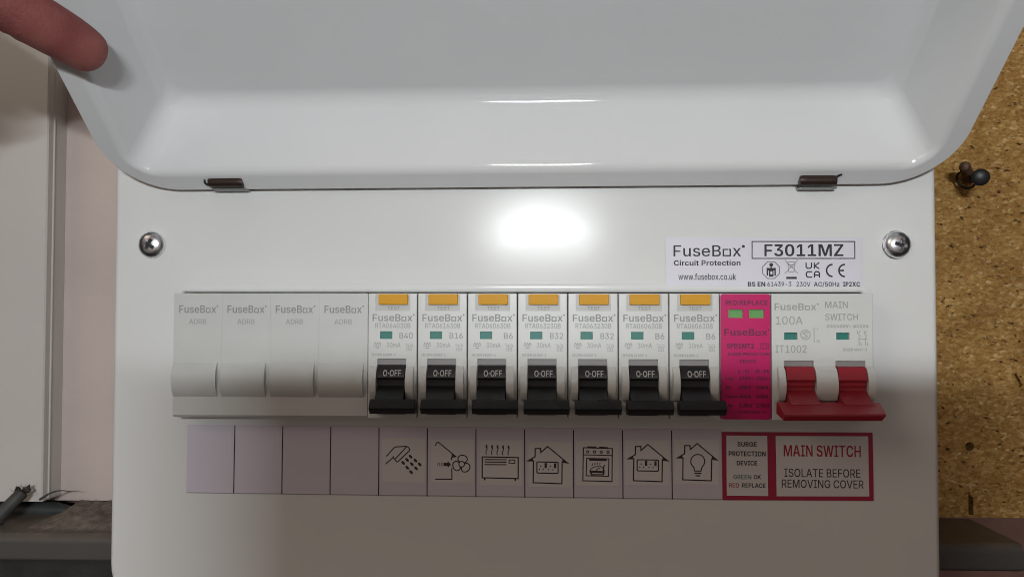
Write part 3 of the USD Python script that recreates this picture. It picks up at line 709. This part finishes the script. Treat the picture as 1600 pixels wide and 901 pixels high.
# ================================================================ MODULES
# local frame of a module: x from its left edge, z down from its top edge, y = 0 on its front face
def loc(px, py, y=0.0, x0=XL):
    p = W(px, py, YF + y); return p[0] - x0, p[2] - Z0
def shift(mesh, b):
    v, f = arr(mesh); return v + np.asarray(b), f
def mpart(t, name, mesh, mat, smooth=False, label=None): return part(t, name, shift(mesh, t.base), mat, smooth, label)
def mtext(t, name, s, x0, x1, z0, z1, mat, weight=450, y=-.05, size=72):
    return mpart(t, name, flat(fit_text(s, x0, x1, z0, z1, weight, size), xz(y)), mat)
def px_box(px0, px1, py0, py1, x0=XL, y=0.0):
    a, b = loc(px0, py1, y, x0), loc(px1, py0, y, x0); return a[0], b[0], a[1], b[1]
WD = 17.78
def arc_profile(z_top, z_bot, bulge, y_bot, n=10):
    t_ = np.linspace(0, 1, n); z = z_top + (z_bot - z_top) * t_
    y = -bulge * np.sin(np.pi * np.clip(t_ * .86 + .02, 0, 1)) ** .8
    y[0] = .4; y[-1] = min(y[-1], y_bot)
    return np.stack([y, z], 1)

# --- blanks
ZB = -44.9
def blank_module(i, label):
    base = (XL - 17.72 * (4 - i), YF, Z0)
    t = thing('blank_module', label, 'blank module', base, 'blank filler modules left of the breakers')
    return t
lbls = ['leftmost of the four plain white blank modules in the row', 'second from left of the four plain white blank modules', 'third from left of the four plain white blank modules', 'plain white blank module touching the breaker marked B40']
t0 = blank_module(0, lbls[0])
body = rbox(0, 17.72, 0, 26, ZB, 0, .07)
body = body - Manifold.hull_points(np.array([(x, y, z) for x in (-1, 19) for y, z in ((-.2, ZB - .5), (-.2, ZB + 1.1), (1.6, ZB - .5))]))
mpart(t0, 'body', body, 'blank', 35)
za, zb_ = loc(300, 567, 0)[1], loc(300, 619, -1.2)[1]
th_ = np.radians(np.linspace(-30, 52, 14)); ds = (za - zb_) / np.cos(th_[:-1]).sum()
yy_ = -.45 + np.r_[0, np.cumsum(np.sin(th_[:-1]) * ds)]; zz_ = za - np.r_[0, np.cumsum(np.cos(th_[:-1]) * ds)]
yy_ -= np.linspace(0, 1, 14) ** 2 * max(0, yy_[-1] + .1)
pr = [(.8, za + .05)] + list(zip(yy_, zz_)) + [(.8, zb_)]
nose = rhull([(x, y, z) for x in (.25, 16.15) for y, z in pr], .12)
mpart(t0, 'nose', nose, 'blank', 40)
q = px_box(279.4, 341.5, 477, 488.5, XL - 72)
mtext(t0, 'logo_lettering', LOGO, 1.9, 16.3, q[2], q[3], 'ink_grey', 620)
q = px_box(295.8, 322.6, 498.2, 505.9, XL - 72)
mtext(t0, 'lettering', 'ADRB', 5.6, 11.9, q[2], q[3], 'ink_pale', 480)
for i in (1, 2, 3):
    ref(t0, 'blank_module', lbls[i], (XL - 17.72 * (4 - i), YF, Z0), 'blank filler modules left of the breakers', 'blank module')

# --- breakers
LX = XL
def Lx(px, y=0.0): return loc(px, 500, y)[0]
def Lz(py, y=0.0): return loc(610, py, y)[1]
SL0, SL1 = Lx(590.0), Lx(634.9)
SZ = Lz(559.8)
tst = px_box(591.2, 637.2, 459.2, 475.6, y=-.9)
rec = px_box(587, 640.8, 458.5, 485.4)
win = px_box(593.8, 613.0, 517.3, 529.2)
def breaker_body():
    b = rbox(.1, WD, 0, 26, ZB, 0, .35)
    b = b - bx(SL0, SL1, -5, 5.5, ZB + 1.5, SZ)
    b = b - bx(rec[0], rec[1], -1, .55, rec[2], 1)
    b = b - bx(win[0], win[1], -1, .7, win[2], win[3])
    b = b - bx(-1, 19, -1, .12, rec[2] - .02, rec[2] + .1)
    zt, zb2 = Lz(570.5), Lz(622.5, -1.5)
    pr = arc_profile(zt, zb2, 2.9, -.9)
    pr = np.vstack([pr, [(1.0, zb2), (1.0, zt)]])
    for x0, x1 in ((1.05, SL0 - .02), (SL1 + .02, WD - 1.0)):
        b = b + rhull([(x, y, z) for x in (x0 + .15, x1 - .15) for y, z in pr], .15)
    return b
BB = breaker_body()
TXA, TXB = SL0 + .25, SL1 - .25
def toggle_mesh(x0, x1):
    z = lambda py, y: Lz(py, y)
    pr = [(5.0, z(569.5, .8) - .2), (.4, z(569.3, .4)), (-.7, z(571, -.7)), (-1.9, z(580, -1.9)), (-2.5, z(588, -2.5)), (-2.4, z(590, -2.4)), (-1.2, z(592.5, -1.2)), (-.9, z(597, -.9)), (-.9, z(602, -.9)), (-1.6, z(605.5, -1.6)), (-5.8, z(621, -5.8)), (-6.6, z(626, -6.6)), (-6, z(640, -6)), (5, z(636, 5))]
    return extr(pr, x0, x1)
def toggle_bar(x0, x1):
    z = lambda py, y: Lz(py, y)
    pr = [(-5.6, z(623.8, -5.6)), (-7.0, z(625.2, -7.0)), (-8.8, z(637, -8.8)), (-8.6, z(639, -8.6)), (-7.0, z(645, -7.0)), (-3, z(644.5, -3)), (-2, z(628, -2))]
    return rhull([(x, y, zz) for x in (x0, x1) for y, zz in pr], .22)
TM, TB = toggle_mesh(TXA, TXB), toggle_bar(Lx(577.5, -8.8), Lx(646.8, -8.8))
CODES = ['RTA064030B', 'RTA061630B', 'RTA060630B', 'RTA063230B', 'RTA063230B', 'RTA060630B', 'RTA060630B']
RATE = ['B40', 'B16', 'B6', 'B32', 'B32', 'B6', 'B6']
PICT = ['shower', 'extractor fan', 'panel heater', 'first house socket', 'oven', 'second house socket', 'light bulb']
def tri_line(o, d, w=.16):   # helper for the tiny printed diagrams
    return LineString([o, d]).buffer(w / 2, cap_style='flat')
for i in range(7):
    base = (XL + 18 * i, YF, Z0)
    t = thing('circuit_breaker', f'black-toggled breaker marked {RATE[i]} with yellow test button above the {PICT[i]} pictogram', 'circuit breaker', base, 'circuit breakers in the fuse box')
    mpart(t, 'body', BB, 'module', 35)
    mpart(t, 'test_surround', bx(rec[0] + .02, rec[1] - .02, .35, .54, rec[2] + .02, -.1), 'recess')
    b = mpart(t, 'test_button', rbox(tst[0], tst[1], -.9, 1.0, tst[2], min(tst[3], -.05), .28), 'yellow', 35)
    mtext(t, 'test_lettering', 'TEST', Lx(605), Lx(624.6), Lz(484), Lz(478.7), 'ink_grey', 520, y=.3, size=48)
    mtext(t, 'logo_lettering', LOGO, Lx(582.2), Lx(648), Lz(501.6), Lz(490.6), 'ink_grey', 600)
    mtext(t, 'code_lettering', CODES[i], Lx(586.5), Lx(641.2), Lz(512.2), Lz(504.6), 'ink_pale', 500)
    mpart(t, 'indicator_window', bx(win[0] + .02, win[1] - .02, .45, .68, win[2] + .02, win[3] - .02), 'flag')
    wd = {'B6': (631.2, 645), 'B40': (624.3, 645), 'B16': (624.6, 645.2), 'B32': (624.8, 645)}[RATE[i]]
    mtext(t, 'rating_lettering', RATE[i], Lx(wd[0]), Lx(wd[1]), Lz(528.5), Lz(519.6), 'ink_grey', 430)
    mtext(t, 'current_lettering', '30mA', Lx(604.4), Lx(626), Lz(542.2), Lz(535), 'ink_pale', 430)
    mtext(t, 'standard_lettering', 'IEC/EN 61009-1', Lx(581.2), Lx(618.6), Lz(555.6), Lz(551.8), 'ink_pale', 600, size=40)
    X, Z = Lx(590), Lz(536.5)
    wave = unary_union([LineString([(X - 1.25, Z - .5), (X - .9, Z + .45), (X - .4, Z - .45), (X, Z + .45), (X + .45, Z - .45), (X + .9, Z + .45), (X + 1.25, Z - .4)]).buffer(.11), sbox(X - 1.3, Z - .95, X + 1.3, Z - .75), LineString([(X - .5, Z - 1.5), (X + .5, Z - 1.5)]).buffer(.16)])
    mpart(t, 'waveform_symbol', flat(wave, xz(-.05)), 'ink_pale')
    X, Z = Lx(639.3), Lz(541.5)
    dg = unary_union([tri_line((X - 1.4, Z + 1.2), (X - .2, Z + .7)), tri_line((X - .2, Z + .7), (X - .2, Z + .1)), tri_line((X + .2, Z + 1.2), (X + 1.3, Z + .7)), tri_line((X + 1.2, Z + .9), (X + 1.2, Z)), sbox(X - .9, Z - 1.35, X - .1, Z - .2).difference(sbox(X - .75, Z - 1.2, X - .25, Z - .35)), sbox(X + .2, Z - 1.35, X + 1.0, Z - .2).difference(sbox(X + .35, Z - 1.2, X + .85, Z - .35)), tri_line((X - 1.2, Z + .25), (X + 1.2, Z + .25))])
    mpart(t, 'circuit_symbol', flat(dg, xz(-.05)), 'ink_pale')
    mpart(t, 'slot_plate', bx(SL0 + .02, SL1 - .02, 1.2, 5.2, ZB + 3, SZ - .02), 'grey')
    tg = mpart(t, 'toggle', cat(TM, TB), 'black', 35)
    za, ya, zz, yb2 = Lz(577, -1.6), -1.58, Lz(588, -2.5), -2.5
    tx = fit_text('O\u00b7OFF', Lx(599.2, -2), Lx(627.2, -2), Lz(587.2, -2.4), Lz(577.7, -1.7), 520)
    mpart(tg, 'lettering', flat(tx, lambda p: np.stack([p[:, 0], ya + (p[:, 1] - za) * (yb2 - ya) / (zz - za) - .07, p[:, 1]], 1)), 'ink_white')

# --- surge protection device
xs0 = XL + 126
base = (xs0, YF, Z0)
t = thing('surge_device', 'magenta surge protection module with two green windows beside the main switch', 'surge protector', base)
S = lambda px, y=0.0: loc(px, 500, y, xs0)[0]
ZS = lambda py, y=0.0: loc(1165, py, y, xs0)[1]
zbs = ZS(655.8)
w1, w2 = (S(1138), S(1160.8), ZS(496.3), ZS(483)), (S(1170.4), S(1193.6), ZS(496.5), ZS(483))
bd = rbox(.12, WD - .05, .25, 26, zbs, 0, .35) - bx(w1[0], w1[1], -1, 1.2, w1[2], w1[3]) - bx(w2[0], w2[1], -1, 1.2, w2[2], w2[3])
mpart(t, 'body', bd, 'module', 35)
lb = Polygon(np.vstack([rrect(.2, WD - .12, zbs + .2, -.15, 1.0, 6)]))
for w in (w1, w2): lb = lb.difference(sbox(w[0] + .03, w[2] + .03, w[1] - .03, w[3] - .03))
le = m3.CrossSection([np.array(lb.exterior.coords)[:-1]] + [np.array(h.coords)[:-1] for h in lb.interiors], m3.FillRule.EvenOdd).extrude(.24)
v, f = arr(le); mpart(t, 'front_label', (np.stack([v[:, 0], -v[:, 2] + .24, v[:, 1]], 1), f), 'pink', 30)
for w in (w1, w2):
    mpart(t, 'indicator_window', bx(w[0] + .02, w[1] - .02, .9, 1.15, w[2] + .02, w[3] - .02), 'lime')
mtext(t, 'lettering', 'RED:REPLACE', S(1133.6), S(1200), ZS(476.4), ZS(469.2), 'ink_plum', 700)
mtext(t, 'logo_lettering', LOGO, S(1131.4), S(1202.4), ZS(523.8), ZS(513.8), 'ink_plum', 640)
mtext(t, 'lettering', 'SPD1MT2', S(1135), S(1177.8), ZS(544), ZS(536.6), 'ink_plum', 800)
mtext(t, 'lettering', 'T2', S(1190), S(1199), ZS(543.5), ZS(537.2), 'ink_plum', 600)
mpart(t, 'type_frame', flat(sbox(S(1188), ZS(545), S(1200.8), ZS(535.6)).difference(sbox(S(1188.8), ZS(544.2), S(1200), ZS(536.4))), xz(-.05)), 'ink_plum')
for s_, a, b, c, d in (('SURGE PROTECTION', 1136.8, 1202, 550.6, 555.2), ('DEVICE', 1155.7, 1180.7, 561.8, 566.6), ('L-N', 1153.4, 1169.4, 577.2, 582.6), ('N-PE', 1180.7, 1202.4, 577.2, 582.6),
                       ('Uc', 1133, 1146, 588.6, 593.4), ('275V~', 1154, 1177, 588.4, 593.6), ('255V~', 1181, 1202, 588.4, 593.6), ('In', 1133, 1142, 602, 607.2), ('20kA', 1154, 1173, 602, 607.4), ('20kA', 1181, 1200, 602, 607.4),
                       ('Imax', 1133, 1152, 616.2, 621.4), ('40kA', 1154, 1173, 616, 621.6), ('40kA', 1181, 1200, 616, 621.6), ('Up', 1133, 1144, 630.2, 635.4), ('1.3kV', 1154, 1175, 630, 635.8), ('1.5kV', 1181, 1201, 630, 635.8), ('IEC/EN 61643-11', 1153, 1196, 641, 645)):
    mtext(t, 'lettering', s_, S(a), S(b), ZS(d), ZS(c), 'ink_plum', 750, size=48)

# --- main switch
xm0 = XL + 144
base = (xm0, YF, Z0)
t = thing('main_switch', 'double width white main switch with a red twin-stem handle at the right end', 'main switch', base)
S = lambda px, y=0.0: loc(px, 500, y, xm0)[0]
ZS = lambda py, y=0.0: loc(1286, py, y, xm0)[1]
bw = 35.75
b = rbox(.12, bw, 0, 26, ZB, 0, .4)
sl = ((S(1224.2), S(1270.8)), (S(1304.7), S(1351.2)))
zs = ZS(563.3)
for a, c in sl: b = b - bx(a, c, -5, 6, ZB + 1.5, zs)
wn = ((S(1225), S(1245.8), ZS(530.6), ZS(519.3)), (S(1306.2), S(1327), ZS(530.4), ZS(519.3)))
for w in wn: b = b - bx(w[0], w[1], -1, 1.5, w[2], w[3])
zt, zb2 = ZS(571.2), ZS(625, -1.5)
pr = arc_profile(zt, zb2, 3.2, -1.2); pr = np.vstack([pr, [(1.0, zb2), (1.0, zt)]])
for x0, x1 in ((S(1213.2), sl[0][0] - .02), (sl[0][1] + .02, sl[1][0] - .02), (sl[1][1] + .02, bw - .35)):
    b = b + rhull([(x, y, z) for x in (x0 + .15, x1 - .15) for y, z in pr], .15)
mpart(t, 'body', b, 'module', 35)
for a, c in sl: mpart(t, 'slot_plate', bx(a + .02, c - .02, 1.6, 5.8, ZB + 3, zs - .02), 'grey')
for w in wn: mpart(t, 'indicator_window', bx(w[0] + .02, w[1] - .02, 1.2, 1.45, w[2] + .02, w[3] - .02), 'flag')
z = lambda py, y: loc(1286, py, y, xm0)[1]
pr = [(5.0, z(571, 1.2) - .2), (.2, z(572.2, .2)), (-1.1, z(573.5, -1.1)), (-2.1, z(582, -2.1)), (-2.8, z(593, -2.8)), (-2.6, z(594.6, -2.6)), (-1.3, z(596.5, -1.3)), (-1.7, z(600, -1.7)), (-1.6, z(602.5, -1.6)), (-1.0, z(606, -1.0)), (-1.0, z(609.5, -1.0)), (-1.8, z(612, -1.8)), (-7.5, z(632, -7.5)), (-7, z(645, -7)), (5, z(638, 5))]
hs = [extr(pr, a + .3, c - .3) for a, c in sl]
zz = lambda px, py, y: np.array([loc(px, py, y, xm0)[0], y, loc(px, py, y, xm0)[1]])
bar = rhull([zz(1214.5, 628.6, -5), zz(1374.5, 630, -5), zz(1226.5, 647.6, -13.6), zz(1383, 647.2, -13.6), zz(1225, 655.8, -12.6), zz(1377.5, 656, -12.6), zz(1214, 645, -4), zz(1372, 646, -4), zz(1226.7, 649.5, -13.6), zz(1383.2, 649.2, -13.6)], .25)
mpart(t, 'handle', cat(*hs, bar), 'red', 35)
lg = mtext(t, 'logo_lettering', LOGO, S(1210.5), S(1279.3), ZS(484.4), ZS(473.8), 'ink_pale', 600)
for s_, a, bb, c, d, w in (('100A', 1211.9, 1253.8, 494.4, 506.6, 400), ('MAIN', 1289.3, 1324.8, 471, 481, 520), ('SWITCH', 1289.3, 1340.4, 490, 500, 520), ('IT1002', 1211.3, 1260, 539.4, 550.8, 420), ('I', 1276.6, 1278, 511.6, 515.8, 500), ('O', 1275.6, 1280.4, 530.4, 534.8, 600)):
    mtext(t, 'lettering', s_, S(a), S(bb), ZS(d), ZS(c), 'ink_pale', w)
for s_, a, bb, c, d in (('230/400V~ AC22A', 1291.5, 1357, 507, 511.6), ('IEC/EN 60947-3', 1316.5, 1353.7, 543.8, 547.8)):
    mtext(t, 'lettering', s_, S(a), S(bb), ZS(d), ZS(c), 'ink_pale', 700, size=48)
X, Z = S(1258.3), ZS(523)
k = 1 / 4.358
sy = unary_union([Point(X, Z).buffer(7.8 * k).difference(Point(X, Z).buffer(6.5 * k)), LineString([(X + 3.6 * k, Z + 3.4 * k), (X - 1.5 * k, Z + 4 * k), (X - 3.4 * k, Z + 1.8 * k), (X + 3 * k, Z - 1.8 * k), (X + 1 * k, Z - 4.4 * k), (X - 4 * k, Z - 3.6 * k)]).buffer(.65 * k), sbox(S(1271.2), ZS(535), S(1272.3), ZS(511.6))])
mpart(t, 'current_symbol', flat(sy, xz(-.05)), 'ink_pale')
X, Z = S(1346), ZS(528)
L2 = []
for dx in (-6, 4):
    L2 += [[(dx, 11), (dx, 7.5), (dx + 4, 3)], [(dx + 4, 11), (dx + 2, 8.5)], [(dx + 2, 2), (dx + 2, -11)], [(dx + 5, -7), (dx + 5, -11)]]
L2.append([(-4, -1.5), (8, -1.5)])
mpart(t, 'circuit_symbol', flat(unary_union([LineString([(X + a * k, Z + c * k) for a, c in l]).buffer(.55 * k) for l in L2]), xz(-.05)), 'ink_pale')

# ================================================================ HAND
def on_lid(px, py, n):
    d = FWD + RIGHT * (px - 800) / FPX + UP * (450.5 - py) / FPX
    return CAM + d * (((LO + n * LN - CAM) @ LN) / (d @ LN))
TIP = on_lid(131, 75.5, -1.5)
B1 = on_lid(-10, -8, -9)
fd = (B1 - TIP); fd /= np.linalg.norm(fd)
side = np.cross(fd, LN); side /= np.linalg.norm(side)
def chain(pts, rads):
    o = Manifold()
    for i in range(len(pts) - 1):
        o = o + Manifold.hull_points(np.vstack([pts[i] + rads[i] * _ico2, pts[i + 1] + rads[i + 1] * _ico2]))
    return o
ix = [TIP, TIP + fd * 9, TIP + fd * 19 - LN * .4, TIP + fd * 32 - LN * .6, TIP + fd * 43 - LN * .8, TIP + fd * 60 + LN * 1, TIP + fd * 88 + LN * 6]
ir = [7.0, 7.7, 7.9, 7.75, 8.3, 8.5, 10.0]
MCP = ix[-1]
dn = np.array([0, -.85, -.75]); dn /= np.linalg.norm(dn)       # the other knuckles stack below the index knuckle
lf = np.array([-1.0, .1, .12])
hand = chain(ix, ir)
wrist = MCP + np.array([-92, -10, 6.0]) + dn * 14
kn = [MCP, MCP + dn * 19 + lf * 2, MCP + dn * 36 + lf * 7, MCP + dn * 51 + lf * 15]
for p_ in kn:
    hand = hand + chain([p_, wrist + (p_ - MCP) * .35], [10.5, 15.0])
hand = hand + Manifold.hull_points(np.vstack([p_ + 8 * _ico2 for p_ in kn] + [wrist + dn * 8 + 16 * _ico2, wrist - dn * 10 + 14 * _ico2]))
# curled middle, ring and little finger
for kk, (p_, Lp, r0) in enumerate(zip(kn[1:], (44, 41, 33), (8.6, 8.1, 7.2))):
    f1 = p_ + (-fd) * Lp * .7 + np.array([0, -10, 10.0])
    f2 = f1 + np.array([-8, 22, -5.0]) * (1 - .1 * kk)
    f3 = f2 + np.array([-17, 8, 2.0]) * (1 - .1 * kk)
    hand = hand + chain([p_, f1, f2, f3], [9.5, r0, r0 * .92, r0 * .8])
# thumb along the side of the curled fingers
tb = wrist + np.array([22, -12, -2.0])
th = [tb, tb + np.array([30, -26, -4.0]), tb + np.array([54, -34, -8.0]), tb + np.array([72, -36, -12.0])]
hand = hand + chain(th, [14, 10.5, 9.2, 7.6])
hand = hand + chain([wrist, wrist + np.array([-60, -14, 10.0]), wrist + np.array([-150, -30, 26.0])], [24, 26, 34])
hand = hand.refine_to_length(2.4)
hv, hf = arr(hand)
hm_ = trimesh.Trimesh(hv, hf, process=True)
trimesh.smoothing.filter_taubin(hm_, lamb=.5, nu=.52, iterations=14)
# shallow creases at the finger's joints and slow unevenness of the flesh
hv = np.array(hm_.vertices); nrm = np.array(hm_.vertex_normals)
s_ = (hv - TIP) @ fd; rd = np.linalg.norm(hv - TIP - np.outer(s_, fd), axis=1)
near = (rd < 13) & (s_ > -12) & (s_ < 70)
cre = sum(.45 * np.exp(-((s_ - c) / .9) ** 2) for c in (19.5, 22.5, 43.0, 46.0))
hv = hv - nrm * (cre * near)[:, None] + nrm * ((meshkit.fbm(hv * .12, 3, 4) - .5) * .9)[:, None]
person = thing('person', 'person\'s left hand with one outstretched finger propping the lid open', 'person', TIP)
hand_n = part(person, 'hand', (hv, np.array(hm_.faces)), 'skin', True)
# nail on the far side of the fingertip, against the lid
nc = TIP + LN * 5.6 + fd * 4.5
nu = [nc + side * a_ * 5 + fd * b_ * 6 - LN * (a_ * a_ * 2.2 + (b_ < -.5) * 1.2) for a_ in (-1, -.5, 0, .5, 1) for b_ in (-1, -.3, .4, 1)]
part(hand_n, 'nail', rhull(nu, .5), 'nail', True)
w2_ = wrist + np.array([-150, -30, 26.0])
part(person, 'sleeve', chain([wrist + np.array([-70, -16, 12.0]), w2_ + np.array([-60, -10, 12.0])], [31, 42]).refine_to_length(8), 'sleeve', True)

# ================================================================ behind the camera: the phone that takes the picture and the head torch
ph = (CAM[0] - 75, CAM[0] + 114, CAM[2] - 47, CAM[2] + 31.6)
t = thing('phone', 'dark phone held level in front of the fuse box to take the picture', 'phone', (CAM[0] + 34, CAM[1] - 8, CAM[2] - 47))
part(t, 'shell', rbox(ph[0], ph[1], CAM[1] - 11, CAM[1] - 3, ph[2], ph[3], 3.0), 'phone', 40)
part(t, 'camera_ring', lathe([(4, 0), (6.5, 0), (6.3, .9), (4.2, .9), (4, 0)], 32, (CAM[0], CAM[1] - 3, CAM[2]), (0, 1, 0)), 'steel', 30)
t = thing('head_torch', 'curved LED head torch band lit behind the phone', 'head torch', TORCH_POS)
n = 24
xx = np.linspace(-56, 56, n); sag = 15.0
zc_ = sag * (.45 - (xx / 56) ** 2); yc = -10 * (xx / 56) ** 2
ctr = np.stack([TORCH_POS[0] + xx, TORCH_POS[1] + yc, TORCH_POS[2] + zc_], 1)
H = 6.0
v = np.vstack([ctr + [0, 0, H], ctr - [0, 0, H]])
f = [q for i in range(n - 1) for q in ((i, i + 1, n + i + 1), (i, n + i + 1, n + i))]
mm = trimesh.Trimesh(v, f, process=False)
if mm.face_normals.mean(0)[1] < 0: mm.invert()
part(t, 'led_strip', mm, 'torch')
v2 = np.vstack([ctr + [0, -1, H + 3], ctr - [0, 1, H + 3], ctr + [0, -9, H + 3], ctr - [0, 9, H + 3]])
f2 = []
for i in range(n - 1):
    for a, b in ((0, n), (n, 3 * n), (3 * n, 2 * n), (2 * n, 0)):
        f2 += [(a + i, a + i + 1, b + i + 1), (a + i, b + i + 1, b + i)]
part(t, 'housing', (v2, np.array(f2)), 'phone')
